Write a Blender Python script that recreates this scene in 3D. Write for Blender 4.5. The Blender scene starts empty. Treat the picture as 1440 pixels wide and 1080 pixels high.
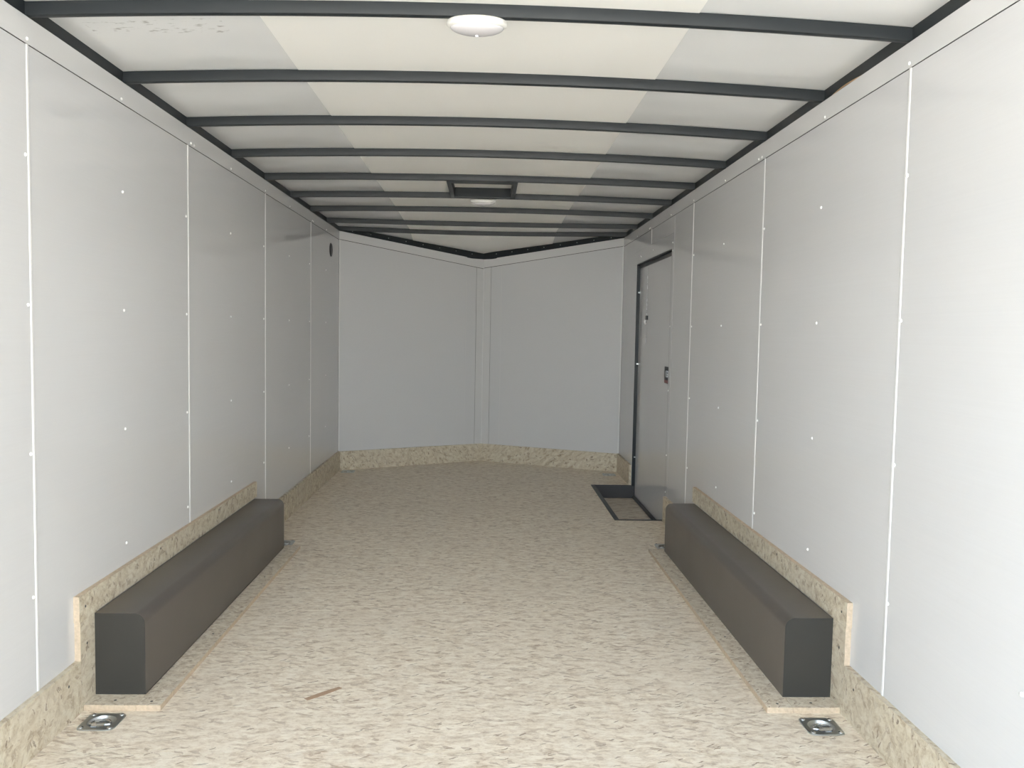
import bpy, bmesh, math, random
from mathutils import Vector, Matrix

S = bpy.context.scene
C = S.collection
random.seed(7)

# ------------------------------------------------------------------ camera
PITCH, YAW, ROLL, FPX = 0.0614, 0.0311, 0.0176, 1175.8
cam_d = bpy.data.cameras.new('camera')
cam = bpy.data.objects.new('camera', cam_d)
C.objects.link(cam)
cy_, sy_, cp_, sp_ = math.cos(YAW), math.sin(YAW), math.cos(PITCH), math.sin(PITCH)
fwd = Vector((sy_*cp_, cy_*cp_, -sp_))
rgt = Vector((cy_, -sy_, 0))
upv = rgt.cross(fwd)
cr_, sr_ = math.cos(ROLL), math.sin(ROLL)
r2 = rgt*cr_ + upv*sr_
u2 = upv*cr_ - rgt*sr_
M4 = Matrix((r2, u2, -fwd)).transposed().to_4x4()
M4.translation = Vector((1.2549, 0.0, 1.1994))
cam.matrix_world = M4
cam_d.sensor_width = 36
cam_d.lens = FPX/1440*36
cam_d.clip_start = 0.02
S.camera = cam

# ------------------------------------------------------------------ world, sun, exposure
W_ = bpy.data.worlds.new('daylight')
S.world = W_
W_.use_nodes = True
bg = W_.node_tree.nodes['Background']
wn_ = W_.node_tree.nodes
wtc = wn_.new('ShaderNodeTexCoord')
wsp = wn_.new('ShaderNodeSeparateXYZ')
wrp = wn_.new('ShaderNodeValToRGB')          # hazy sky: white at the horizon, bluer and dimmer overhead
W_.node_tree.links.new(wtc.outputs['Generated'], wsp.inputs[0])
W_.node_tree.links.new(wsp.outputs[2], wrp.inputs[0])
wmx = wn_.new('ShaderNodeMix')               # tint added to the sky: warmer towards +x, bluer towards -x
wmx.data_type = 'RGBA'
wmx.blend_type = 'MULTIPLY'
wmx.inputs[0].default_value = 1.0
wr2 = wn_.new('ShaderNodeValToRGB')
wr2.color_ramp.elements[0].color = (0.80, 0.94, 1.06, 1)
wr2.color_ramp.elements[1].color = (1.0, 0.97, 0.90, 1)
wmr = wn_.new('ShaderNodeMapRange')
wmr.inputs['From Min'].default_value = -1.0
W_.node_tree.links.new(wsp.outputs[0], wmr.inputs[0])
W_.node_tree.links.new(wmr.outputs[0], wr2.inputs[0])
W_.node_tree.links.new(wrp.outputs[0], wmx.inputs[6])
W_.node_tree.links.new(wr2.outputs[0], wmx.inputs[7])
W_.node_tree.links.new(wmx.outputs[2], bg.inputs[0])
we = wrp.color_ramp.elements
we[0].position = 0.0
we[0].color = (1.0, 1.0, 0.99, 1)
we[1].position = 0.9
we[1].color = (0.20, 0.29, 0.44, 1)
wm = we.new(0.3)
wm.color = (0.62, 0.70, 0.80, 1)
bg.inputs[1].default_value = 2.2
sd = bpy.data.lights.new('sun', 'SUN')
sd.energy = 12.5
sd.color = (1.0, 0.95, 0.88)
sd.angle = 0.01
sun = bpy.data.objects.new('sun', sd)
C.objects.link(sun)
sun.rotation_euler = (math.radians(-28), math.radians(-24), 0)

S.view_settings.view_transform = 'Standard'
S.view_settings.look = 'None'
S.view_settings.gamma = 1
S.view_settings.use_curve_mapping = False
S.view_settings.exposure = 2.22
S.cycles.use_denoising = True
S.cycles.max_bounces = 16
S.cycles.diffuse_bounces = 10
S.cycles.sample_clamp_indirect = 0

# ------------------------------------------------------------------ measured dimensions (metres)
W = 2.4235            # inside width
YR = -0.42            # open rear end
YL, YRT = 7.138, 7.219  # where the nose starts, left / right
NX, NY = 1.2186, 7.779  # tip of the nose
ZC, ZT = 1.953, 2.0275   # lower and upper edge of the top trim
ZB = 0.163            # skirting height
TB = 0.018            # board thickness


ZE = 2.0665           # ceiling height along the side walls
RX = 0.005            # how far the side rails sit behind the wall face
YNB = 7.13            # last bow, where the roof starts to slope down into the nose


def shape(x):
    return 1-((x-W/2)/(W/2))**2


def crown(y):
    tab = [(-9, 0.031), (3.6, 0.031), (4.2, 0.028), (4.8, 0.019), (6.05, 0.018), (6.62, -0.006), (7.13, -0.017), (99, -0.017)]
    for (a, ca), (b_, cb) in zip(tab, tab[1:]):
        if y <= b_:
            return ca+(cb-ca)*(y-a)/(b_-a)


def vline(x):
    """y of the V-shaped front wall and ceiling height along it"""
    if x <= NX:
        y = YL+(NY-YL)*x/NX
        u = math.hypot(x, y-YL)
    else:
        y = YRT+(NY-YRT)*(W-x)/(W-NX)
        u = math.hypot(W-x, y-YRT)
    return y, ZE-0.107*max(0, u)


def ceil_z(x, y):
    if y <= YNB:
        return ZE+crown(y)*shape(x)
    yv, zv = vline(x)
    t = min(1.0, (y-YNB)/max(1e-4, yv-YNB))
    z0 = ZE+crown(YNB)*shape(x)
    return z0+(zv-z0)*t


# ------------------------------------------------------------------ mesh helpers
def bmn():
    return bmesh.new()


def box(bm, x0, x1, y0, y1, z0, z1):
    vs = [bm.verts.new(p) for p in ((x0, y0, z0), (x1, y0, z0), (x1, y1, z0), (x0, y1, z0),
                                    (x0, y0, z1), (x1, y0, z1), (x1, y1, z1), (x0, y1, z1))]
    for f in ((3, 2, 1, 0), (4, 5, 6, 7), (0, 1, 5, 4), (1, 2, 6, 5), (2, 3, 7, 6), (3, 0, 4, 7)):
        bm.faces.new([vs[i] for i in f])
    return vs


def prism(bm, prof, axis, a0, a1):
    """extrude a 2-D profile along an axis; profile (u,v) -> the two other axes in order"""
    def pt(u, v, a):
        return {'x': (a, u, v), 'y': (u, a, v), 'z': (u, v, a)}[axis]
    A = [bm.verts.new(pt(u, v, a0)) for u, v in prof]
    B = [bm.verts.new(pt(u, v, a1)) for u, v in prof]
    n = len(prof)
    bm.faces.new(A)
    bm.faces.new(B[::-1])
    for i in range(n):
        bm.faces.new((A[i], B[i], B[(i+1) % n], A[(i+1) % n]))
    return A, B


def lathe(bm, prof, n=32, cap=True):
    """revolve (r,z) around z"""
    rings = []
    for r, z in prof:
        if r < 1e-6:
            rings.append([bm.verts.new((0, 0, z))])
        else:
            rings.append([bm.verts.new((r*math.cos(2*math.pi*k/n), r*math.sin(2*math.pi*k/n), z)) for k in range(n)])
    for a, b in zip(rings, rings[1:]):
        for k in range(n):
            k2 = (k+1) % n
            if len(a) == 1 and len(b) == 1:
                continue
            if len(a) == 1:
                bm.faces.new((a[0], b[k], b[k2]))
            elif len(b) == 1:
                bm.faces.new((a[k], b[0], a[k2]))
            else:
                bm.faces.new((a[k], b[k], b[k2], a[k2]))


def tube(bm, pts, r, n=8, closed=False):
    pts = [Vector(p) for p in pts]
    rings = []
    m = len(pts)
    prev = None
    for i, p in enumerate(pts):
        if closed:
            t = pts[(i+1) % m]-pts[i-1]
        else:
            t = pts[min(i+1, m-1)]-pts[max(i-1, 0)]
        t.normalize()
        ref = prev if prev is not None else (Vector((0, 0, 1)) if abs(t.z) < .9 else Vector((1, 0, 0)))
        a = (ref - t*ref.dot(t)).normalized()
        prev = a
        b = t.cross(a)
        rings.append([bm.verts.new(p+(a*math.cos(2*math.pi*k/n)+b*math.sin(2*math.pi*k/n))*r) for k in range(n)])
    for i in range(m if closed else m-1):
        A, B = rings[i], rings[(i+1) % m]
        for k in range(n):
            bm.faces.new((A[k], A[(k+1) % n], B[(k+1) % n], B[k]))
    if not closed:
        bm.faces.new(rings[0][::-1])
        bm.faces.new(rings[-1])


def mesh(name, bm, mat, smooth=False, bevel=0.0, seg=2):
    if bevel:
        es = [e for e in bm.edges if len(e.link_faces) == 2 and e.calc_face_angle(0) > 0.5]
        bmesh.ops.bevel(bm, geom=es, offset=bevel, segments=seg, affect='EDGES', profile=0.5, clamp_overlap=True)
    bmesh.ops.recalc_face_normals(bm, faces=bm.faces)
    me = bpy.data.meshes.new(name)
    bm.to_mesh(me)
    bm.free()
    me.materials.append(mat)
    if smooth:
        me.polygons.foreach_set('use_smooth', [True]*len(me.polygons))
        me.set_sharp_from_angle(angle=math.radians(35))
    return me


def obj(name, bm, mat, parent=None, loc=(0, 0, 0), smooth=False, bevel=0.0, seg=2):
    me = bm if isinstance(bm, bpy.types.Mesh) else mesh(name, bm, mat, smooth, bevel, seg)
    o = bpy.data.objects.new(name, me)
    C.objects.link(o)
    o.location = loc
    if parent:
        o.parent = parent
    return o


def tag(o, label, cat, group=None, kind=None):
    o['label'] = label
    o['category'] = cat
    if group:
        o['group'] = group
    if kind:
        o['kind'] = kind
    return o


def thing(name, label, cat, loc=(0, 0, 0), group=None):
    o = bpy.data.objects.new(name, None)
    o.empty_display_size = 0.05
    C.objects.link(o)
    o.location = loc
    return tag(o, label, cat, group)


def copy_tree(o, parent=None):
    c = o.copy()
    C.objects.link(c)
    if parent:
        c.parent = parent
    for ch in list(o.children):
        copy_tree(ch, c)
    return c


# ------------------------------------------------------------------ materials
def new_mat(name):
    m = bpy.data.materials.new(name)
    m.use_nodes = True
    nt = m.node_tree
    return m, nt, nt.nodes['Principled BSDF']


class NB:
    def __init__(s, nt):
        s.nt = nt

    def n(s, t, **kw):
        x = s.nt.nodes.new(t)
        for k, v in kw.items():
            setattr(x, k, v)
        return x

    def l(s, a, b):
        s.nt.links.new(a, b)

    def math(s, op, a, b=None, clamp=False):
        x = s.n('ShaderNodeMath', operation=op, use_clamp=clamp)
        for i, v in enumerate((a, b)):
            if v is None:
                continue
            if isinstance(v, (int, float)):
                x.inputs[i].default_value = v
            else:
                s.l(v, x.inputs[i])
        return x.outputs[0]

    def mix(s, f, a, b):
        x = s.n('ShaderNodeMix', data_type='RGBA')
        for sock, v in ((x.inputs[0], f), (x.inputs[6], a), (x.inputs[7], b)):
            if isinstance(v, (int, float)):
                sock.default_value = v
            elif isinstance(v, tuple):
                sock.default_value = (*v, 1) if len(v) == 3 else v
            else:
                s.l(v, sock)
        return x.outputs[2]

    def ramp(s, f, stops):
        x = s.n('ShaderNodeValToRGB')
        e = x.color_ramp.elements
        while len(e) < len(stops):
            e.new(0.5)
        for q, (p, c) in zip(e, stops):
            q.position = p
            q.color = (*c, 1)
        s.l(f, x.inputs[0])
        return x.outputs[0]

    def noise(s, vec, scale, detail=2, rough=0.5, dim='3D'):
        x = s.n('ShaderNodeTexNoise', noise_dimensions=dim)
        x.inputs['Scale'].default_value = scale
        x.inputs['Detail'].default_value = detail
        x.inputs['Roughness'].default_value = rough
        s.l(vec, x.inputs['Vector'])
        return x

    def mapping(s, vec, scale=(1, 1, 1), rot=(0, 0, 0), loc=(0, 0, 0)):
        x = s.n('ShaderNodeMapping')
        x.inputs['Scale'].default_value = scale
        x.inputs['Rotation'].default_value = rot
        x.inputs['Location'].default_value = loc
        s.l(vec, x.inputs['Vector'])
        return x.outputs[0]


def simple(name, col, rough=0.5, metal=0.0, spec=0.5, var=0.05, vscale=6.0, bump=0.0, bscale=40.0, rvar=0.0):
    m, nt, p = new_mat(name)
    b = NB(nt)
    tc = b.n('ShaderNodeTexCoord').outputs['Object']
    nz = b.noise(tc, vscale, 3).outputs['Fac']
    lo = tuple(c*(1-var) for c in col)
    hi = tuple(min(1, c*(1+var)) for c in col)
    b.l(b.mix(nz, lo, hi), p.inputs['Base Color'])
    p.inputs['Roughness'].default_value = rough
    if rvar:
        b.l(b.math('ADD', b.math('MULTIPLY', nz, rvar*2), rough-rvar), p.inputs['Roughness'])
    p.inputs['Metallic'].default_value = metal
    p.inputs['Specular IOR Level'].default_value = spec
    if bump:
        bn = b.n('ShaderNodeBump')
        bn.inputs['Strength'].default_value = bump
        bn.inputs['Distance'].default_value = 0.01
        b.l(b.noise(tc, bscale, 2).outputs['Fac'], bn.inputs['Height'])
        b.l(bn.outputs[0], p.inputs['Normal'])
    return m


def osb(name, axes='xy', rot=0.0, spread=0.16, lx=9.0, ly=60.0, warp=0.03, gain=1.0, tan=0.0, rough=0.62, seams=False):
    """oriented strand board: layers of long flakes, each with its own tone, plus dark slivers"""
    m, nt, p = new_mat(name)
    b = NB(nt)
    tc = b.n('ShaderNodeTexCoord').outputs['Object']
    sep = b.n('ShaderNodeSeparateXYZ')
    b.l(tc, sep.inputs[0])
    cmb = b.n('ShaderNodeCombineXYZ')
    idx = {'x': 0, 'y': 1, 'z': 2}
    third = [a for a in 'xyz' if a not in axes][0]
    b.l(b.math('ADD', sep.outputs[idx[axes[0]]], b.math('MULTIPLY', sep.outputs[idx[third]], 0.37)), cmb.inputs[0])
    b.l(b.math('ADD', sep.outputs[idx[axes[1]]], b.math('MULTIPLY', sep.outputs[idx[third]], 0.9)), cmb.inputs[1])
    v0 = cmb.outputs[0]
    wn = b.noise(v0, 7.0, 3, 0.6, '2D')
    vm = b.n('ShaderNodeVectorMath', operation='MULTIPLY_ADD')
    b.l(wn.outputs['Color'], vm.inputs[0])
    vm.inputs[1].default_value = (warp, warp, 0)
    b.l(v0, vm.inputs[2])
    wn2 = b.noise(v0, 45.0, 2, 0.6, '2D')
    vm2 = b.n('ShaderNodeVectorMath', operation='MULTIPLY_ADD')
    b.l(wn2.outputs['Color'], vm2.inputs[0])
    vm2.inputs[1].default_value = (0.016, 0.006, 0)
    b.l(vm.outputs[0], vm2.inputs[2])
    v = vm2.outputs[0]

    def layer(ang, sx, sy, off, randomness=1.0):
        mp = b.mapping(v, (sx, sy, 1), (0, 0, 0), (off, off*1.7, 0))
        rt = b.mapping(v, (1, 1, 1), (0, 0, ang))
        mp = b.mapping(rt, (sx, sy, 1), (0, 0, 0), (off, off*1.7, 0))
        vo = b.n('ShaderNodeTexVoronoi', voronoi_dimensions='2D', feature='F1')
        vo.inputs['Scale'].default_value = 1.0
        vo.inputs['Randomness'].default_value = randomness
        b.l(mp, vo.inputs['Vector'])
        s2 = b.n('ShaderNodeSeparateColor')
        b.l(vo.outputs['Color'], s2.inputs[0])
        return s2.outputs, vo.outputs['Distance']

    A, dA = layer(rot, lx, ly, 3.1)
    B, dB = layer(rot+spread, lx*1.25, ly*0.85, 11.7)
    D, dD = layer(rot-spread*1.2, lx*0.8, ly*1.2, 23.3)
    E_, dE = layer(rot+spread*2.2, lx*2.2, ly*1.6, 37.9)
    F_, dF = layer(rot-spread*3.0, lx*2.0, ly*2.6, 51.0)
    g = gain
    light = (0.86*g, 0.80*g, (0.69-0.05*tan)*g)
    cream = (0.78*g, 0.70*g, (0.575-0.06*tan)*g)
    mid = (0.645*g, 0.55*g, (0.435-0.05*tan)*g)
    brown = (0.40*g, 0.305*g, (0.225-0.02*tan)*g)
    dark = (0.22*g, 0.155*g, 0.11*g)
    stops = [(0.0, brown), (0.10, mid), (0.34, mid), (0.6, cream), (1.0, light)]
    cA = b.ramp(A[0], stops)
    cB = b.ramp(B[0], stops)
    cD = b.ramp(D[0], [(0.0, brown), (0.18, mid), (0.6, cream), (1.0, light)])
    c = b.mix(b.math('GREATER_THAN', B[1], 0.55), cA, cB)
    c = b.mix(b.math('GREATER_THAN', D[1], 0.66), c, cD)
    mo = b.noise(b.mapping(v, (lx*1.3, ly*0.62, 1), (0, 0, rot), (5.5, 2.2, 0)), 1.0, 7, 0.74, '2D').outputs['Fac']
    cM = b.ramp(mo, [(0.33, brown), (0.43, mid), (0.51, cream), (0.60, light)])
    c = b.mix(0.62, c, cM)
    # brown flakes
    f1 = b.math('GREATER_THAN', E_[1], 0.945)
    c = b.mix(b.math('MULTIPLY', f1, 0.6), c, brown)
    f2 = b.math('MULTIPLY', b.math('GREATER_THAN', F_[1], 0.962), b.math('LESS_THAN', dF, 0.42))
    c = b.mix(b.math('MULTIPLY', f2, 0.8), c, dark)
    # grain along the strands and a broad tone drift
    gr = b.noise(b.mapping(v, (lx*2.5, ly*5, 1), (0, 0, rot)), 1.0, 3, 0.65, '2D').outputs['Fac']
    c = b.mix(b.math('MULTIPLY', b.math('SUBTRACT', gr, 0.45, True), 0.8), c, mid)
    fn = b.noise(b.mapping(v, (lx*3.4, ly*1.9, 1), (0, 0, rot), (1.5, 7.2, 0)), 1.0, 5, 0.7, '2D').outputs['Fac']
    c = b.mix(b.math('MULTIPLY', b.math('SUBTRACT', fn, 0.53, True), 3.2, True), c, light)
    c = b.mix(b.math('MULTIPLY', b.math('SUBTRACT', 0.45, fn, True), 2.6, True), c, brown)
    bd = b.noise(v0, 2.2, 3, 0.5, '2D').outputs['Fac']
    c = b.mix(b.math('MULTIPLY', b.math('SUBTRACT', bd, 0.45, True), 0.9), c, (0.68*g, 0.60*g, 0.50*g))
    b.l(c, p.inputs['Base Color'])
    p.inputs['Roughness'].default_value = rough
    p.inputs['Specular IOR Level'].default_value = 0.35
    bn = b.n('ShaderNodeBump')
    bn.inputs['Strength'].default_value = 0.25
    bn.inputs['Distance'].default_value = 0.002
    b.l(b.math('ADD', gr, b.math('MULTIPLY', A[2], 0.6)), bn.inputs['Height'])
    b.l(bn.outputs[0], p.inputs['Normal'])
    return m


def wall_mat():
    m, nt, p = new_mat('white_vinyl_panel')
    b = NB(nt)
    tc = b.n('ShaderNodeTexCoord').outputs['Object']
    fine = b.noise(b.mapping(tc, (60, 1.6, 260)), 1.0, 2).outputs['Fac']
    b.l(b.mix(fine, (0.64, 0.642, 0.65), (0.67, 0.672, 0.68)), p.inputs['Base Color'])
    p.inputs['Roughness'].default_value = 0.1
    p.inputs['Specular IOR Level'].default_value = 0.5
    wav = b.noise(b.mapping(tc, (1, 0.9, 1.3)), 1.6, 1).outputs['Fac']
    bn = b.n('ShaderNodeBump')
    bn.inputs['Strength'].default_value = 0.15
    bn.inputs['Distance'].default_value = 0.015
    b.l(wav, bn.inputs['Height'])
    bn2 = b.n('ShaderNodeBump')
    bn2.inputs['Strength'].default_value = 0.06
    bn2.inputs['Distance'].default_value = 0.001
    b.l(fine, bn2.inputs['Height'])
    b.l(bn.outputs[0], bn2.inputs['Normal'])
    b.l(bn2.outputs[0], p.inputs['Normal'])
    return m


def ceiling_side_mat():
    """bare pre-painted roof skin: glossier than the centre sheet, slightly wavy, with a few scuffs near the front bow"""
    m, nt, p = new_mat('glossy_roof_skin')
    b = NB(nt)
    tc = b.n('ShaderNodeTexCoord').outputs['Object']
    sep = b.n('ShaderNodeSeparateXYZ')
    b.l(tc, sep.inputs[0])

    def band(s, lo, hi):
        return b.math('MULTIPLY', b.math('GREATER_THAN', s, lo), b.math('LESS_THAN', s, hi))
    reg = b.math('MULTIPLY', band(sep.outputs[0], 0.07, 0.47), band(sep.outputs[1], 2.495, 2.61))
    sc = b.noise(b.mapping(tc, (20, 40, 1), (0, 0, 0.5), (3.3, 1.1, 0)), 1.0, 3, 0.6).outputs['Fac']
    mask = b.math('MULTIPLY', reg, b.math('MULTIPLY', b.math('SUBTRACT', sc, 0.56, True), 7.0, True))
    base = b.mix(b.noise(tc, 3.0, 2).outputs['Fac'], (0.80, 0.81, 0.81), (0.83, 0.835, 0.835))
    b.l(b.mix(mask, base, (0.34, 0.33, 0.31)), p.inputs['Base Color'])
    p.inputs['Roughness'].default_value = 0.16
    p.inputs['Specular IOR Level'].default_value = 0.6
    wav = b.noise(b.mapping(tc, (1.5, 2.6, 1)), 1.0, 1, 0.5).outputs['Fac']
    bn = b.n('ShaderNodeBump')
    bn.inputs['Strength'].default_value = 0.5
    bn.inputs['Distance'].default_value = 0.025
    b.l(wav, bn.inputs['Height'])
    b.l(bn.outputs[0], p.inputs['Normal'])
    return m


M_wall = wall_mat()
M_seam = simple('white_plastic_seam', (0.74, 0.74, 0.735), 0.3)
M_screw = simple('white_screw_head', (0.93, 0.93, 0.92), 0.2)
M_trim = simple('white_trim_metal', (0.68, 0.68, 0.68), 0.16, var=0.02)
M_void = simple('dark_gap', (0.03, 0.03, 0.03), 0.8)
M_csheet = simple('cream_ceiling_sheet', (0.88, 0.87, 0.835), 0.5, spec=0.35, var=0.025, vscale=3)
M_cside = ceiling_side_mat()
M_steel = simple('dark_painted_steel', (0.020, 0.0245, 0.028), 0.42, spec=0.3, var=0.12, vscale=9, rvar=0.08)
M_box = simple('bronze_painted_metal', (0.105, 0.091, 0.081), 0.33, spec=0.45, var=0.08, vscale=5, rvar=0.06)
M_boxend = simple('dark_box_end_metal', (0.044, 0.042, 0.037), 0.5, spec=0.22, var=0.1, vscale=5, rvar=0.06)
M_well = simple('step_well_paint', (0.045, 0.044, 0.047), 0.5)
M_zinc = simple('zinc_plated_steel', (0.62, 0.64, 0.66), 0.27, metal=1.0, var=0.12, vscale=30, rvar=0.08)
M_zinc_pan = simple('zinc_plated_pan', (0.50, 0.52, 0.52), 0.36, metal=1.0, var=0.15, vscale=35, rvar=0.08)
M_scr = simple('dark_wood_screw', (0.07, 0.065, 0.06), 0.35, metal=0.5)
M_lampbase = simple('white_lamp_base', (0.88, 0.87, 0.83), 0.35, var=0.01)
M_lens = simple('milky_lamp_lens', (0.80, 0.78, 0.80), 0.15, var=0.02)
M_black = simple('black_plastic', (0.035, 0.037, 0.04), 0.45)
M_red = simple('red_plastic', (0.25, 0.06, 0.06), 0.45)
M_wire = simple('orange_brown_wire', (0.50, 0.33, 0.18), 0.5)
M_floor = osb('strand_board_floor', 'xy', 0.0, 0.16, 15.0, 66.0, 0.035)
M_bbY = osb('strand_board_side', 'yz', 0.75, 0.9, 22.0, 48.0, 0.07, gain=0.82, tan=0.6)
M_bbX = osb('strand_board_nose', 'xz', 0.75, 0.9, 22.0, 48.0, 0.07, gain=0.82, tan=0.6)
M_strip = osb('strand_board_strip', 'xy', 1.2, 0.7, 28.0, 66.0, 0.05, gain=0.86, tan=0.2)
M_edge = simple('sawn_board_edge', (0.56, 0.45, 0.33), 0.7, var=0.3, vscale=90)
M_ground = simple('pale_concrete', (0.46, 0.43, 0.38), 0.9, var=0.1, vscale=0.7)

# ------------------------------------------------------------------ ground and shell
bm = bmn()
box(bm, -30, 32, -40, 30, -0.66, -0.56)
tag(obj('ground', bm, M_ground), 'pale concrete yard the trailer stands on', 'ground', kind='structure')

# floor: sheets with pockets for the six tie-downs and the step well
RINGS = [(0.108, 2.500), (2.307, 2.483), (0.135, 4.655), (2.288, 4.655), (0.098, 7.060), (2.318, 7.060)]
HP = 0.043
holes = [(x-HP, x+HP, y-HP, y+HP) for x, y in RINGS] + [(2.128, 2.60, 5.335, 6.566)]
xs = sorted({-0.05, W+0.05, *[h[0] for h in holes], *[min(h[1], W+0.05) for h in holes]})
ys = sorted({YR, 7.79, *[h[2] for h in holes], *[h[3] for h in holes], 2.3145, 2.3175, 3.5295, 3.5325, 4.745, 4.748, 5.96, 5.963, 1.1, 1.103})
gr_x = xs
bm = bmn()
V = {}


def gv(i, j):
    if (i, j) not in V:
        V[(i, j)] = bm.verts.new((gr_x[i], ys[j], 0))
    return V[(i, j)]


for i in range(len(xs)-1):
    for j in range(len(ys)-1):
        mx, my = (xs[i]+xs[i+1])/2, (ys[j]+ys[j+1])/2
        if any(h[0] < mx < h[1] and h[2] < my < h[3] for h in holes):
            continue
        if ys[j+1]-ys[j] < 0.004:
            continue   # the open joint between two sheets
        bm.faces.new((gv(i, j), gv(i+1, j), gv(i+1, j+1), gv(i, j+1)))
floor = obj('floor', bm, M_floor)
sm = floor.modifiers.new('thick', 'SOLIDIFY')
sm.thickness = 0.019
sm.offset = -1
tag(floor, 'oriented strand board floor of the cargo trailer', 'floor', kind='structure')
bm = bmn()
xw = 2.09
for a in ((-0.06, xw, YR, 7.85, -0.22, -0.13), (xw, W+0.06, YR, 5.32, -0.22, -0.13), (xw, W+0.06, 6.58, 7.85, -0.22, -0.13), (xw, W+0.06, 5.32, 6.58, -0.22, -0.16)):
    box(bm, *a)
obj('subfloor', bm, M_void, floor)
# a long brown strand lying in the board surface
bm = bmn()
prism(bm, [(0.680, 2.668), (0.694, 2.655), (0.738, 2.694), (0.790, 2.750), (0.776, 2.760), (0.726, 2.716)], 'z', 0.0, 0.0008)
obj('wood_flake', bm, simple('brown_flake', (0.40, 0.27, 0.18), 0.6, var=0.2, vscale=60), floor)

# structural skin of the walls (behind the panels)
def shell(name, pts, label):
    bm = bmn()
    prism(bm, pts, 'z', -0.25, 2.104)
    return tag(obj(name, bm, M_void), label, 'wall', kind='structure')


wl = shell('wall_left', [(-0.06, YR), (-0.022, YR), (-0.022, YL+0.03), (-0.06, YL+0.06)], 'left wall of glossy white panels with screwed seams')
bm = bmn()
for y0, y1, z0, z1 in ((YR, 5.33, -0.25, 2.104), (6.57, YRT+0.05, -0.25, 2.104), (5.33, 6.57, 1.75, 2.104), (5.33, 6.57, -0.25, -0.11)):
    box(bm, W+0.022, W+0.06, y0, y1, z0, z1)
wr = tag(obj('wall_right', bm, M_void), 'right wall of glossy white panels around the side door', 'wall', kind='structure')


def offs(p0, p1, d0, d1, ext=0.0):
    """quad footprint along segment p0-p1 between offsets d0,d1 (positive = into the nose, away from the camera)"""
    a, b_ = Vector(p0), Vector(p1)
    t = (b_-a).normalized()
    n = Vector((-t.y, t.x))
    a, b_ = a-t*ext, b_+t*ext
    return [tuple(a+n*d0), tuple(b_+n*d0), tuple(b_+n*d1), tuple(a+n*d1)]


PL, PR_, PN = (0, YL), (W, YRT), (NX, NY)
# left nose runs PL->PN (normal points away), right nose runs PN->PR_
wfl = shell('wall_front_left', offs(PL, PN, 0.022, 0.06, 0.05), 'left half of the V-shaped white front wall')
wfr = shell('wall_front_right', offs(PN, PR_, 0.022, 0.06, 0.05), 'right half of the V-shaped white front wall')

# ------------------------------------------------------------------ wall panels, seams, screws
SEAM_L = [YR, -0.088, 1.131, 2.3505, 3.5697, 4.7889, 6.0081, YL]
SEAM_R = [YR, -0.094, 1.125, 2.3439, 3.5631, 4.7823, 5.265]
for a, b_ in zip(SEAM_L, SEAM_L[1:]):
    bm = bmn()
    box(bm, -0.02, 0, a+0.0015, b_-0.0015, -0.02, ZC)
    obj('wall_panel', bm, M_wall, wl)
for a, b_ in zip(SEAM_R, SEAM_R[1:]):
    bm = bmn()
    g = 0.003 if b_ == 5.265 else 0.0015
    box(bm, W, W+0.02, a+0.0015, b_-g, -0.02, ZC)
    obj('wall_panel', bm, M_wall, wr)
for y0, y1, z0, z1 in ((5.2685, 6.0005, 1.846, ZC), (6.0035, 6.6405, 1.846, ZC), (6.6415, YRT, -0.02, ZC), (6.572, 6.641, -0.02, 1.7505)):
    bm = bmn()
    box(bm, W, W+0.02, y0, y1, z0, z1)
    obj('wall_panel', bm, M_wall, wr)


def seam_mesh(sgn, z0, z1, w=0.0065, h=0.0026):
    bm = bmn()
    prof = [(-w, 0), (-w*0.8, h*0.6), (-w*0.35, h), (w*0.35, h), (w*0.8, h*0.6), (w, 0)]
    prism(bm, [(sgn*v, u) for u, v in prof], 'z', z0, z1)
    return mesh('seam_strip', bm, M_seam)


sl = seam_mesh(1, ZB-0.02, ZC+0.001)
sr = seam_mesh(-1, ZB-0.02, ZC+0.001)
for y in SEAM_L[1:-1]:
    obj('seam_strip', sl, M_seam, wl, (0, y, 0))
for y in SEAM_R[1:-1]:
    obj('seam_strip', sr, M_seam, wr, (W, y, 0))
obj('seam_strip', seam_mesh(-1, 1.849, ZC+0.001), M_seam, wr, (W, 6.002, 0))

bm = bmn()
lathe(bm, [(0.0056, 0), (0.0054, 0.0018), (0.0042, 0.0034), (0.002, 0.0042), (0, 0.0044)], 12)
me_scr = mesh('screw', bm, M_screw, True)


def wall_screw(par, side, y, z, off=0.0):
    o = obj('screw', me_scr, M_screw, par)
    o.rotation_euler = (0, math.pi/2 if side == 'l' else -math.pi/2, 0)
    o.location = (off if side == 'l' else W-off, y, z)


ZS = [0.438, 0.841, 1.252, 1.657]
for k in range(-2, 8):
    y = 2.334+0.6045*k
    for z in ZS:
        wall_screw(wl, 'l', y, z)
for k in range(-2, 5):
    y = 2.334+0.6045*k
    for z in ZS:
        wall_screw(wr, 'r', y, z)
for z in (1.257, 0.845, 0.429, 0.19):
    wall_screw(wr, 'r', 5.312, z)

# ------------------------------------------------------------------ top trim strips
def top_trim(name, side, y1):
    x0, x1 = (0.0, 0.002) if side == 'l' else (W-0.002, W)
    bm = bmn()
    box(bm, x0, x1, YR, y1, ZC+0.0025, ZT)
    t = tag(obj(name, bm, M_trim), 'white metal trim strip along the top of the %s wall' % ('left' if side == 'l' else 'right'), 'trim', kind='structure')
    ycov = [1.13, 1.74, 2.348, 2.932, 3.60, 3.640, 4.15, 4.782, 5.365, 6.04, 6.078, 6.567]
    for y in ycov:
        wall_screw(t, side, y, ZC+0.015, 0.002)
    return t


top_trim('trim_1', 'l', YL)
top_trim('trim_2', 'r', YRT)


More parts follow.
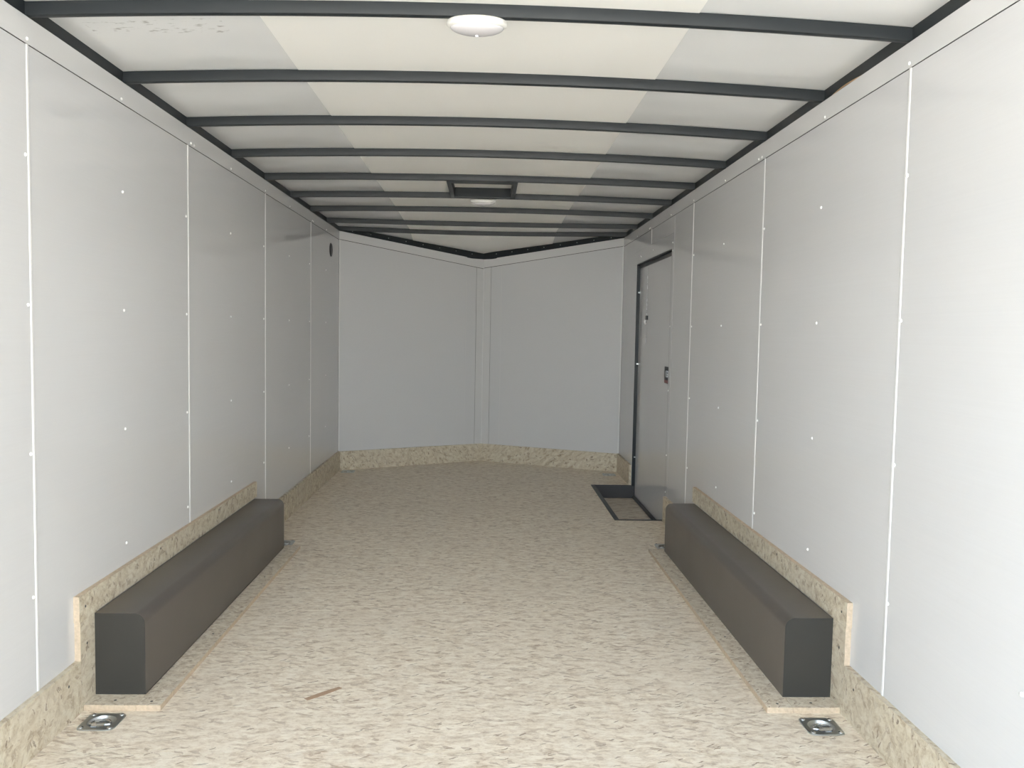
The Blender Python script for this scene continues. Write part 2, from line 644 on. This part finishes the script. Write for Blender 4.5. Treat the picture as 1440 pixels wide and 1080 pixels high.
def seg_dir(p0, p1):
    a, b_ = Vector(p0), Vector(p1)
    return (b_-a).normalized(), (b_-a).length


def trim_low(u):
    return ZC+0.004-0.1275*u


def slab(bm, p0, p1, u0, u1, z0, top, d0, d1):
    """upright slab on the segment p0-p1 from u0 to u1, its top edge following top(u)"""
    a = Vector(p0)
    t, L = seg_dir(p0, p1)
    n = Vector((-t.y, t.x))
    vs = []
    for d in (d0, d1):
        for u, z in ((u0, z0), (u1, z0), (u1, top(u1)), (u0, top(u0))):
            vs.append(bm.verts.new((*(a+t*u+n*d), z)))
    bm.faces.new(vs[:4])
    bm.faces.new(vs[4:][::-1])
    for k in range(4):
        bm.faces.new((vs[k], vs[4+k], vs[4+(k+1) % 4], vs[(k+1) % 4]))


def nose_panel(par, p0, p1, tip_end):
    """white nose sheet with its cover strips; tip_end tells which end is the tip"""
    L = seg_dir(p0, p1)[1]

    def low(u):
        return trim_low(u if tip_end == 1 else L-u)

    def U(a, b_):
        return (a, b_) if tip_end == 1 else (L-b_, L-a)
    for nm, mat, (u0, u1), z0, dz, d0, d1 in (
            ('nose_panel', M_void, U(0, L), -0.02, 0.03, 0.0005, 0.02),
            ('nose_field', M_wall, U(0, L-0.0765), 0.1, -0.001, -0.002, 0.0005),
            ('center_cover', M_trim, U(L-0.0735, L), 0.1, -0.001, -0.003, 0.0005),
            ('corner_strip', M_seam, U(0, 0.010), 0.1, 0.0, -0.005, -0.002),
            ('tip_bead', M_seam, U(L-0.004, L), 0.1, -0.001, -0.0045, -0.003),
            ('panel_crease', M_trim, U(L-0.184, L-0.178), 0.15, -0.01, -0.0028, -0.002)):
        bm = bmn()
        slab(bm, p0, p1, u0, u1, z0, (lambda u, dz=dz: low(u)+dz), d0, d1)
        obj(nm, bm, mat, par)


nose_panel(wfl, PL, PN, 1)
nose_panel(wfr, PN, PR_, 0)


def nose_trim(name, p0, p1, tip_end, label):
    a, b_ = Vector(p0), Vector(p1)
    t, L = seg_dir(p0, p1)
    n = Vector((-t.y, t.x))

    def top(u):
        return ZT-0.1236*u
    prof = [(0, trim_low(0)+0.003), (L, trim_low(L)+0.003), (L, top(1.19)-0.012), (1.25, top(1.19)-0.011), (1.205, top(1.19)-0.006), (1.195, top(1.19)), (0, ZT)]
    if tip_end == 0:
        prof = [(L-u, z) for u, z in prof]
    bm = bmn()
    A = [bm.verts.new((*(a+t*u-n*0.004), z)) for u, z in prof]
    B = [bm.verts.new((*(a+t*u), z)) for u, z in prof]
    bm.faces.new(A)
    bm.faces.new(B[::-1])
    for i in range(len(prof)):
        j = (i+1) % len(prof)
        bm.faces.new((A[i], B[i], B[j], A[j]))
    return tag(obj(name, bm, M_trim), label, 'trim', kind='structure')


nose_trim('trim_3', PL, PN, 1, 'white trim strip along the top of the left front wall')
nose_trim('trim_4', PN, PR_, 0, 'white trim strip along the top of the right front wall')

# ------------------------------------------------------------------ skirting boards
def bboard(name, x0, x1, y0, y1, label):
    bm = bmn()
    box(bm, x0, x1, y0, y1, 0.0, ZB)
    return tag(obj(name, bm, M_bbY, bevel=0.0012, seg=1), label, 'baseboard', kind='structure')


Y_B0, Y_B1 = 2.562, 4.545
bs = [bboard('baseboard_left_rear', 0, TB, YR, Y_B0-0.001, 'strand board skirting on the left wall in front of the wheel box'),
      bboard('baseboard_left_front', 0, TB, Y_B1+0.002, YL-0.004, 'strand board skirting on the left wall beyond the wheel box'),
      bboard('baseboard_right_rear', W-TB, W, YR, Y_B0-0.001, 'strand board skirting on the right wall in front of the wheel box'),
      bboard('baseboard_right_middle', W-TB, W, Y_B1+0.002, 5.30, 'short strand board skirting between right wheel box and side door'),
      bboard('baseboard_right_front', W-TB, W, 6.585, YRT-0.004, 'strand board skirting on the right wall beyond the side door')]
for nm, p0, p1, lab in (('baseboard_front_left', PL, PN, 'strand board skirting along the left front wall'), ('baseboard_front_right', PN, PR_, 'strand board skirting along the right front wall')):
    t, L = seg_dir(p0, p1)
    q0 = Vector(p0)+t*0.002
    q1 = Vector(p1)-t*0.002
    bm = bmn()
    prism(bm, offs(tuple(q0), tuple(q1), -TB, -0.0035), 'z', 0, ZB-0.003)
    tag(obj(nm, bm, M_bbX), lab, 'baseboard', kind='structure')

bm = bmn()
lathe(bm, [(0.0045, 0), (0.0042, 0.0006), (0.0028, 0.0004), (0, 0.0001)], 12)
me_ws = mesh('screw', bm, M_scr, True)


def wood_screw(par, x, y, z, face):
    o = obj('screw', me_ws, M_scr, par)
    o.location = (x, y, z)
    o.rotation_euler = {'l': (0, math.pi/2, 0), 'r': (0, -math.pi/2, 0), 'u': (0, 0, 0)}[face]


wood_screw(bs[0], TB, 2.487, 0.115, 'l')
wood_screw(bs[2], W-TB, 2.49, 0.115, 'r')
wood_screw(bs[0], TB, 1.6, 0.1, 'l')
wood_screw(bs[2], W-TB, 1.6, 0.1, 'r')

# ------------------------------------------------------------------ ceiling
def lin(a, b_, n):
    return [a+(b_-a)*i/n for i in range(n+1)]


def roof_strip(bm, xlist, y0, y1, dz, th):
    """sheet that follows the crowned roof; y1=None carries it on down into the nose"""
    rows = []
    for x in xlist:
        if y1 is None:
            yl = lin(y0, YNB, 24)+[YNB+(vline(x)[0]+0.05-YNB)*q/8 for q in range(1, 9)]
        else:
            yl = lin(y0, y1, 10)
        rows.append([(bm.verts.new((x, y, ceil_z(x, y)+dz)), bm.verts.new((x, y, ceil_z(x, y)+dz+th))) for y in yl])
    n = len(rows[0])
    for A, B in zip(rows, rows[1:]):
        for k in range(n-1):
            bm.faces.new((A[k][0], A[k+1][0], B[k+1][0], B[k][0]))
            bm.faces.new((A[k][1], B[k][1], B[k+1][1], A[k+1][1]))
        for k in (0, n-1):
            bm.faces.new((A[k][0], B[k][0], B[k][1], A[k][1]))
    for R in (rows[0], rows[-1]):
        for k in range(n-1):
            bm.faces.new((R[k][0], R[k+1][0], R[k+1][1], R[k][1]))


VX0, VX1, VY0, VY1 = 1.037, 1.394, 4.815, 5.398
bm = bmn()
roof_strip(bm, lin(-0.06, W+0.06, 24), YR, None, 0.030, 0.02)
ceil_ = tag(obj('ceiling', bm, M_csheet, smooth=True), 'crowned white trailer roof lining between dark bows', 'ceiling', kind='structure')
XS0, XS1 = 0.592, 1.828
bm = bmn()
roof_strip(bm, lin(-0.05, XS0+0.02, 8), YR, None, 0.003, 0.003)
obj('side_sheet', bm, M_cside, ceil_, smooth=True)
bm = bmn()
roof_strip(bm, lin(XS1-0.02, W+0.05, 8), YR, None, 0.003, 0.003)
obj('side_sheet', bm, M_cside, ceil_, smooth=True)
bm = bmn()
roof_strip(bm, lin(XS0, XS1, 14), YR, VY0, 0.0, 0.003)
roof_strip(bm, lin(XS0, XS1, 14), VY1, None, 0.0, 0.003)
roof_strip(bm, lin(XS0, VX0, 6), VY0, VY1, 0.0, 0.003)
roof_strip(bm, lin(VX1, XS1, 6), VY0, VY1, 0.0, 0.003)
obj('center_sheet', bm, M_csheet, ceil_, smooth=True)

# ------------------------------------------------------------------ roof rails
def roof_rail(fp, label):
    bm = bmn()
    prism(bm, fp, 'z', 2.0, 2.098)
    return tag(obj('roof_rail', bm, M_steel), label, 'rail', group='dark steel rails around the roof edge')


roof_rail([(-0.06, YR), (-RX, YR), (-RX, YL), (-0.06, YL)], 'long dark steel rail along the roof edge above the left wall')
roof_rail([(W+RX, YR), (W+0.06, YR), (W+0.06, YRT), (W+RX, YRT)], 'long dark steel rail along the roof edge above the right wall')


def nose_rail(p0, p1, label, tip):
    t, L = seg_dir(p0, p1)
    n = Vector((-t.y, t.x))
    a = Vector(p0)
    bm = bmn()
    N = 12
    rows = []
    for i in range(N+1):
        u = L*i/N
        row = []
        ue = u + (0.03 if i == N and tip == 1 else 0) - (0.03 if i == 0 and tip == 0 else 0)
        for d in (0.008, 0.06):
            q = a+t*ue+n*d
            zz = ZE-0.107*(u if tip == 1 else L-u)
            row.append((bm.verts.new((*q, zz-0.13)), bm.verts.new((*q, zz+0.028))))
        rows.append(row)
    for r0, r1 in zip(rows, rows[1:]):
        (a0, a1), (b0, b1) = r0
        (c0, c1), (d0, d1) = r1
        bm.faces.new((a0, c0, c1, a1))
        bm.faces.new((b0, b1, d1, d0))
        bm.faces.new((a1, c1, d1, b1))
        bm.faces.new((a0, b0, d0, c0))
    for r in (rows[0], rows[-1]):
        bm.faces.new((r[0][0], r[0][1], r[1][1], r[1][0]))
    o = tag(obj('roof_rail', bm, M_steel), label, 'rail', group='dark steel rails around the roof edge')
    for u in lin(0.12, L-0.12, 7):
        q = a+t*u+n*0.008
        s = obj('rivet', me_riv, M_zinc_pan, o)
        s.location = (*q, ZE-0.107*(u if tip == 1 else L-u)-0.02)
        s.rotation_euler = Vector((-n.x, -n.y, 0)).to_track_quat('Z', 'Y').to_euler()
    return o


bm = bmn()
lathe(bm, [(0.004, 0), (0.003, 0.002), (0, 0.0025)], 10)
me_riv = mesh('rivet', bm, M_zinc_pan, True)
nose_rail(PL, PN, 'dark steel rail above the left front wall, leaning to the nose tip', 1)
nose_rail(PN, PR_, 'dark steel rail above the right front wall, leaning to the nose tip', 0)

# ------------------------------------------------------------------ roof bows
def bow_mesh(yb, x0, x1, dep=0.026, hgt=0.036):
    bm = bmn()
    xs_ = lin(x0, x1, 24)
    rings = []
    ch = 0.0035
    prof = [(0, ch), (ch*0.3, ch*0.3), (ch, 0), (dep-ch, 0), (dep-ch*0.3, ch*0.3), (dep, ch), (dep, hgt), (0, hgt)]
    for x in xs_:
        zb = ZE-0.0345+crown(yb)*shape(x)
        rings.append([bm.verts.new((x, y, zb+z)) for y, z in prof])
    n = len(prof)
    for A, B in zip(rings, rings[1:]):
        for k in range(n):
            bm.faces.new((A[k], B[k], B[(k+1) % n], A[(k+1) % n]))
    bm.faces.new(rings[0])
    bm.faces.new(rings[-1][::-1])
    return mesh('roof_bow', bm, M_steel, True)


BOWY = [1.744, 2.353, 2.962, 3.571, 4.180, 4.789, 5.398, 6.010, 6.620, 7.130]
ORD = ['', 'dark steel roof bow crossing nearest the camera, with the large dome light on it',
       'dark steel roof bow just beyond the one with the near dome light',
       'third dark steel roof bow counted from the camera end',
       'fourth dark steel roof bow counted from the camera end',
       'dark steel roof bow at the near edge of the roof vent frame',
       'dark steel roof bow at the far edge of the vent frame with the far light',
       'dark steel roof bow just beyond the far dome light',
       'second last dark steel roof bow, before the front corner',
       'last dark steel roof bow, at the start of the V-shaped nose']
for k, y in enumerate(BOWY):
    if k == 0:
        continue
    o = obj('roof_bow', bow_mesh(y, -RX, W+RX), M_steel, None, (0, y, 0))
    tag(o, ORD[k], 'roof bow', group='dark steel bows across the roof')

# ------------------------------------------------------------------ framed roof vent opening
zf = ZE-0.0345+crown(5.1)+0.006
vf = thing('vent_frame', 'dark steel frame of the roof vent between two bows', 'vent frame', (1.2155, 5.1, zf))
for x in (1.0245-1.2155, 1.4065-1.2155):
    bm = bmn()
    box(bm, x-0.0125, x+0.0125, 4.816-5.1, 5.397-5.1, -0.006, 0.06)
    obj('frame_rail', bm, M_steel, vf, bevel=0.002)
bm = bmn()
box(bm, -0.178, 0.178, 4.8165-5.1, 4.90-5.1, -0.004, 0.055)
obj('near_plate', bm, M_steel, vf, bevel=0.002)
bm = bmn()
box(bm, -0.178, 0.178, 5.385-5.1, 5.3975-5.1, 0.0, 0.060)
obj('far_plate', bm, M_steel, vf, bevel=0.0015)

# ------------------------------------------------------------------ dome lights
def dome_light(x, y, label):
    t = thing('dome_light', label, 'ceiling light', (x, y, 2.070), group='white dome lights on the roof bows')
    t.rotation_euler = (math.radians(9), 0, 0)
    bm = bmn()
    lathe(bm, [(0, 0), (0.078, 0), (0.083, -0.003), (0.0845, -0.009), (0.084, -0.015), (0.080, -0.0195), (0.076, -0.0205), (0.074, -0.017), (0, -0.017)], 64)
    obj('lamp_base', bm, M_lampbase, t, smooth=True)
    bm = bmn()
    prof = [(0.0755, -0.0185)]
    for i in range(1, 13):
        a = i/12*math.pi/2
        prof.append((0.0755*math.cos(a), -0.0185-0.021*math.sin(a)))
    prof[-1] = (0, prof[-1][1])
    lathe(bm, prof, 64)
    obj('lamp_lens', bm, M_lens, t, smooth=True)
    bm = bmn()
    lathe(bm, [(0.005, -0.0385), (0.005, -0.0415), (0.003, -0.044), (0, -0.0445)], 16)
    obj('lens_nut', bm, M_lens, t, smooth=True)
    return t


d1 = dome_light(1.214, 2.402, 'large white dome light on the roof bow nearest the camera')
d2 = copy_tree(d1)
d2.location = (1.219, 5.437, ZE-0.0345+crown(5.4)-0.001)
d2['label'] = 'small looking far dome light hanging at the vent frame'

# ------------------------------------------------------------------ wheel boxes and the boards around them
YF, YK = 2.655, 4.494     # near and far ends of the boxes
HBX = 0.283


def wheel_box(side):
    s = 1 if side == 'l' else -1
    x_wall = TB+0.001 if side == 'l' else W-TB-0.001
    wdt = 0.158
    t = thing('wheel_box', 'long dark metal wheel box against the %s wall' % ('left' if side == 'l' else 'right'), 'wheel box', (x_wall, YF, TB), 'dark wheel boxes along the walls')
    h = HBX-TB
    r = 0.034
    prof = [(0, 0), (0, h)]
    for i in range(9):
        a = math.pi/2*(1-i/8)
        prof.append((wdt-r+r*math.cos(a), h-r+r*math.sin(a)))
    prof.append((wdt, 0))
    Lb = YK-YF
    bm = bmn()
    prism(bm, [(s*u, v) for u, v in prof], 'y', 0.0015, Lb-0.0015)
    c = obj('cover', bm, M_box, t, smooth=True)
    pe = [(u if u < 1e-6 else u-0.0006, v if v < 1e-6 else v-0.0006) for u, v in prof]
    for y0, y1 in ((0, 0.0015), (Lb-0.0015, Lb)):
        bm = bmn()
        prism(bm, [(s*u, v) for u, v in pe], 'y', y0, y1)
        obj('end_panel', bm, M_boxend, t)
    return t


wheel_box('l')
wheel_box('r')


def board(name, x0, x1, y0, y1, z0, z1, mat, label, cat='board', group=None, scr=(), face='u'):
    cx, cy, cz = (x0+x1)/2, (y0+y1)/2, z0
    bm = bmn()
    box(bm, x0-cx, x1-cx, y0-cy, y1-cy, 0, z1-cz)
    o = tag(obj(name, bm, mat, None, (cx, cy, cz), bevel=0.001, seg=1), label, cat, group)
    o.data.materials.append(M_edge)
    flat = min((x1-x0, 0), (z1-z0, 2))[1]
    for f in o.data.polygons:
        if abs(f.normal[flat]) < 0.5:
            f.material_index = 1
    for x, y, z in scr:
        w = obj('screw', me_ws, M_scr, o)
        w.location = (x-cx, y-cy, z-cz)
        w.rotation_euler = {'l': (0, math.pi/2, 0), 'r': (0, -math.pi/2, 0), 'u': (0, 0, 0)}[face]
    return o


G = 'strand board pieces around the wheel boxes'
for side in 'lr':
    sd_ = 'left' if side == 'l' else 'right'

    def X(a, b_):
        return (a, b_) if side == 'l' else (W-b_, W-a)

    def px(a):
        return a if side == 'l' else W-a
    x0, x1 = X(0, TB)
    board('backing_board', x0, x1, Y_B0-0.004, 4.545, 0.2845, 0.366, M_bbY, 'long strand board on the %s wall above the wheel box' % sd_, 'board', G,
          [(px(TB), 2.597, 0.325), (px(TB), 3.2, 0.35), (px(TB), 3.9, 0.35)], side)
    board('end_board', x0, x1, Y_B0, YF+0.02, 0.0, 0.284, M_bbY, 'upright strand board at the near end of the %s wheel box' % sd_, 'board', G,
          [(px(TB), 2.605, 0.205)], side)
    xj = 0.1775 if side == 'l' else W-2.2535
    x0, x1 = X(TB+0.0005, xj)
    board('front_board', x0, x1, 2.577, YF+0.012, 0.0, TB, M_strip, 'short strand board on the floor before the near end of the %s wheel box' % sd_, 'board', G,
          [(px(0.10), 2.612, TB)], 'u')
    xk = 0.254 if side == 'l' else W-2.169
    x0, x1 = X(xj+0.0012, xk)
    board('floor_strip', x0, x1, 2.577, 4.545, 0.0, TB, M_strip, 'long strand board strip on the floor beside the %s wheel box' % sd_, 'board', G,
          [(px((xj+xk)/2), 2.605, TB), (px((xj+xk)/2), 3.2, TB), (px((xj+xk)/2), 3.95, TB)], 'u')

# ------------------------------------------------------------------ recessed tie-down rings
def tie_down(label):
    t = thing('tie_down', label, 'tie-down ring', (0, 0, 0), 'zinc tie-down rings in the floor')
    hs, rc, th = 0.056, 0.014, 0.0035
    # plate with a round opening: outer rounded square stitched to a circle
    N = 48
    outer, inner = [], []
    for k in range(N):
        a = 2*math.pi*k/N
        c_, s_ = math.cos(a), math.sin(a)
        q = 7.0
        rr = (abs(c_)**q+abs(s_)**q)**(-1/q)*hs
        outer.append((rr*c_, rr*s_))
        inner.append((0.0405*c_, 0.0405*s_))
    bm = bmn()
    rings = []
    for pts, z in ((outer, 0.0), (outer, th-0.0012), ([(x*0.975, y*0.975) for x, y in outer], th), ([(x*1.08, y*1.08) for x, y in inner], th),
                   (inner, th-0.001), ([(x*0.93, y*0.93) for x, y in inner], -0.004), ([(x*0.80, y*0.80) for x, y in inner], -0.011),
                   ([(x*0.5, y*0.5) for x, y in inner], -0.0145)):
        rings.append([bm.verts.new((x, y, z)) for x, y in pts])
    for A, B in zip(rings, rings[1:]):
        for k in range(N):
            bm.faces.new((A[k], A[(k+1) % N], B[(k+1) % N], B[k]))
    bm.faces.new(rings[-1])
    obj('pan', bm, M_zinc_pan, t, smooth=True)
    # D-shaped ring lying in the pan
    pts = []
    for k in range(25):
        a = math.pi*k/24
        pts.append((0.0285*math.cos(a), -0.013+0.036*math.sin(a)*1.0, -0.0005-0.004*math.sin(a)))
    pts += [(-0.0285+0.057*i/6, -0.016, 0.0) for i in range(1, 6)]
    bm = bmn()
    tube(bm, pts, 0.0046, 10, True)
    obj('d_ring', bm, M_zinc, t, smooth=True)
    # strap over the straight side of the ring
    bm = bmn()
    prof = [(-0.034, th), (-0.027, th+0.0005), (-0.024, 0.0062), (-0.012, 0.0068), (-0.0085, 0.005), (-0.0095, 0.0035), (-0.021, 0.0045), (-0.034, 0.0005)]
    prism(bm, prof, 'x', -0.0185, 0.0185)
    obj('ring_strap', bm, M_zinc, t, smooth=True)
    for sx in (-1, 1):
        for sy in (-1, 1):
            bm = bmn()
            lathe(bm, [(0.0076, th-0.0008), (0.0073, th+0.0014), (0.0050, th+0.0032), (0.0, th+0.0038)], 16)
            obj('bolt', bm, M_zinc, t, (sx*0.0425, sy*0.0425, 0), smooth=True)
    return t


RL = ['zinc tie-down ring in the floor at the near end of the left wheel box',
      'zinc tie-down ring in the floor at the near end of the right wheel box',
      'zinc tie-down ring partly hidden behind the far end of the left wheel box',
      'zinc tie-down ring partly hidden behind the far end of the right wheel box',
      'tiny far tie-down ring in the left front corner of the floor',
      'tiny far tie-down ring in the right front corner before the step well']
td = tie_down(RL[0])
for k, (x, y) in enumerate(RINGS):
    o = td if k == 0 else copy_tree(td)
    o.location = (x, y, 0.0)
    o['label'] = RL[k]

# ------------------------------------------------------------------ side door
XD = W+0.027
door = bpy.data.objects.new('door_1', None)
C.objects.link(door)
tag(door, 'white side door with dark steel frame in the right wall', 'door', kind='structure')
bm = bmn()
box(bm, XD, XD+0.03, 5.338, 6.562, -0.078, 1.716)
obj('door_panel', bm, M_wall, door)
bm = bmn()
box(bm, W+0.001, XD+0.03, 6.563, 6.571, -0.1, 1.75)     # far jamb
box(bm, W+0.001, XD+0.03, 5.329, 5.337, -0.1, 1.75)     # near jamb
box(bm, W+0.001, XD+0.03, 5.337, 6.563, 1.742, 1.75)    # head
box(bm, XD-0.004, XD+0.03, 5.337, 6.563, 1.717, 1.742)  # stop above the door
box(bm, XD-0.002, XD+0.03, 5.337, 6.563, -0.10, -0.079)  # sill
obj('door_frame', bm, M_steel, door)
bm = bmn()
box(bm, W, W+0.02, 5.2685, 5.3285, -0.02, 1.7505)
box(bm, W, W+0.02, 5.2685, 6.641, 1.7505, 1.8455)
cs = obj('door_casing', bm, M_wall, door)
for y, z in ((5.306, 1.785), (5.302, 1.735), (6.38, 1.792), (6.41, 1.80), (5.93, 1.80)):
    wall_screw(door, 'r', y, z, 0.0)
# latch set
bm = bmn()
box(bm, XD-0.006, XD, 5.395, 5.545, 0.882, 0.992)
lp = obj('latch_plate', bm, M_black, door, bevel=0.002)
bm = bmn()
box(bm, XD-0.016, XD-0.006, 5.435, 5.465, 0.925, 0.968)
obj('latch_lever', bm, M_zinc, lp, bevel=0.002)
bm = bmn()
box(bm, XD-0.0075, XD-0.006, 5.400, 5.54, 0.885, 0.905)
obj('latch_release', bm, M_red, lp)
# hook and chain hanging at the hinge side
bm = bmn()
box(bm, XD-0.012, XD, 6.20, 6.25, 1.312, 1.342)
hk = obj('door_hook', bm, M_black, door, bevel=0.003)
bm = bmn()
tube(bm, [(XD-0.014, 6.232, 1.312), (XD-0.017, 6.232, 1.300), (XD-0.017, 6.226, 1.287), (XD-0.012, 6.220, 1.280)], 0.007, 8)
obj('hook_tip', bm, M_screw, hk, smooth=True)
bm = bmn()
zc_ = 1.70
while zc_ > 1.345:
    a = random.uniform(-0.004, 0.004)
    pts = [(XD-0.004+0.0012*math.cos(q*math.pi/4), 6.235+a+0.0035*math.cos(q*math.pi/4), zc_+0.008*math.sin(q*math.pi/4)) for q in range(8)]
    tube(bm, pts, 0.0016, 6, True)
    zc_ -= 0.0155
zc_ = 1.20
while zc_ > 1.13:
    pts = [(XD-0.004+0.0012*math.cos(q*math.pi/4), 6.237+0.0035*math.cos(q*math.pi/4), zc_+0.008*math.sin(q*math.pi/4)) for q in range(8)]
    tube(bm, pts, 0.0016, 6, True)
    zc_ -= 0.0155
obj('door_chain', bm, M_zinc, door, smooth=True)
for z in (1.53, 0.97, 0.23):
    bm = bmn()
    box(bm, W+0.014, XD, 6.555, 6.566, z-0.005, z+0.005)
    obj('hinge_bolt', bm, M_zinc_pan, door, bevel=0.002)

# ------------------------------------------------------------------ step well at the door
sw = thing('step_well', 'sunken dark steel step well with wooden bottom at the side door', 'step well', (2.10, 5.945, -0.10))
ox, oy, oz = 2.10, 5.945, -0.10
bm = bmn()
for a in ((2.100, 2.129, 5.320, 6.572, -0.002, 0.003), (2.129, W-0.0005, 5.320, 5.336, -0.002, 0.003), (2.129, W-0.0005, 6.560, 6.572, -0.002, 0.003)):
    box(bm, a[0]-ox, a[1]-ox, a[2]-oy, a[3]-oy, a[4]-oz+0.0, a[5]-oz)
obj('rim', bm, M_steel, sw)
bm = bmn()
for a in ((2.1295, 2.1345, 5.336, 6.56, -0.10, -0.003), (2.1345, 2.445, 5.336, 5.341, -0.10, -0.003), (2.1345, 2.445, 6.559, 6.564, -0.10, -0.003)):
    box(bm, a[0]-ox, a[1]-ox, a[2]-oy, a[3]-oy, a[4]-oz, a[5]-oz)
box(bm, 2.434-ox, 2.447-ox, 5.341-oy, 6.559-oy, -0.10-oz, -0.079-oz)
obj('well_wall', bm, M_well, sw)
bm = bmn()
box(bm, 2.1345-ox, 2.434-ox, 5.341-oy, 6.559-oy, -0.118-oz, -0.10-oz)
obj('bottom_board', bm, osb('strand_board_step', 'xy', 0.0, 0.15, 8.0, 40.0, 0.03, gain=0.8), sw)

# ------------------------------------------------------------------ flow-through vent on the left wall
sv = thing('side_vent', 'round dark plastic vent plate high on the left wall near the front corner', 'vent', (0, 6.765, 1.834))
bm = bmn()
lathe(bm, [(0.054, 0), (0.054, 0.003), (0.050, 0.006), (0.044, 0.0065), (0.042, 0.004), (0, 0.004)], 40)
o = obj('vent_plate', bm, M_black, sv, smooth=True)
o.rotation_euler = (0, math.pi/2, 0)
bm = bmn()
for k in range(-3, 4):
    hw = math.sqrt(0.041**2-(k*0.0115)**2)
    box(bm, 0.004, 0.0085, -hw, hw, k*0.0115-0.0025, k*0.0115+0.0025)
obj('louver', bm, M_black, sv)

# ------------------------------------------------------------------ loose wires above the trim
bm = bmn()
pts = []
for i in range(25):
    u = i/24
    y = 2.52+0.52*u
    pts.append((W+0.005+0.003*math.sin(u*9), y, 2.0255+0.009*math.sin(math.pi*min(1, max(0, (u-0.12)/0.75)))**1.2))
tube(bm, pts, 0.0026, 8)
tag(obj('wire', bm, M_wire, smooth=True), 'orange brown wire peeking out above the top trim of the right wall', 'wire')
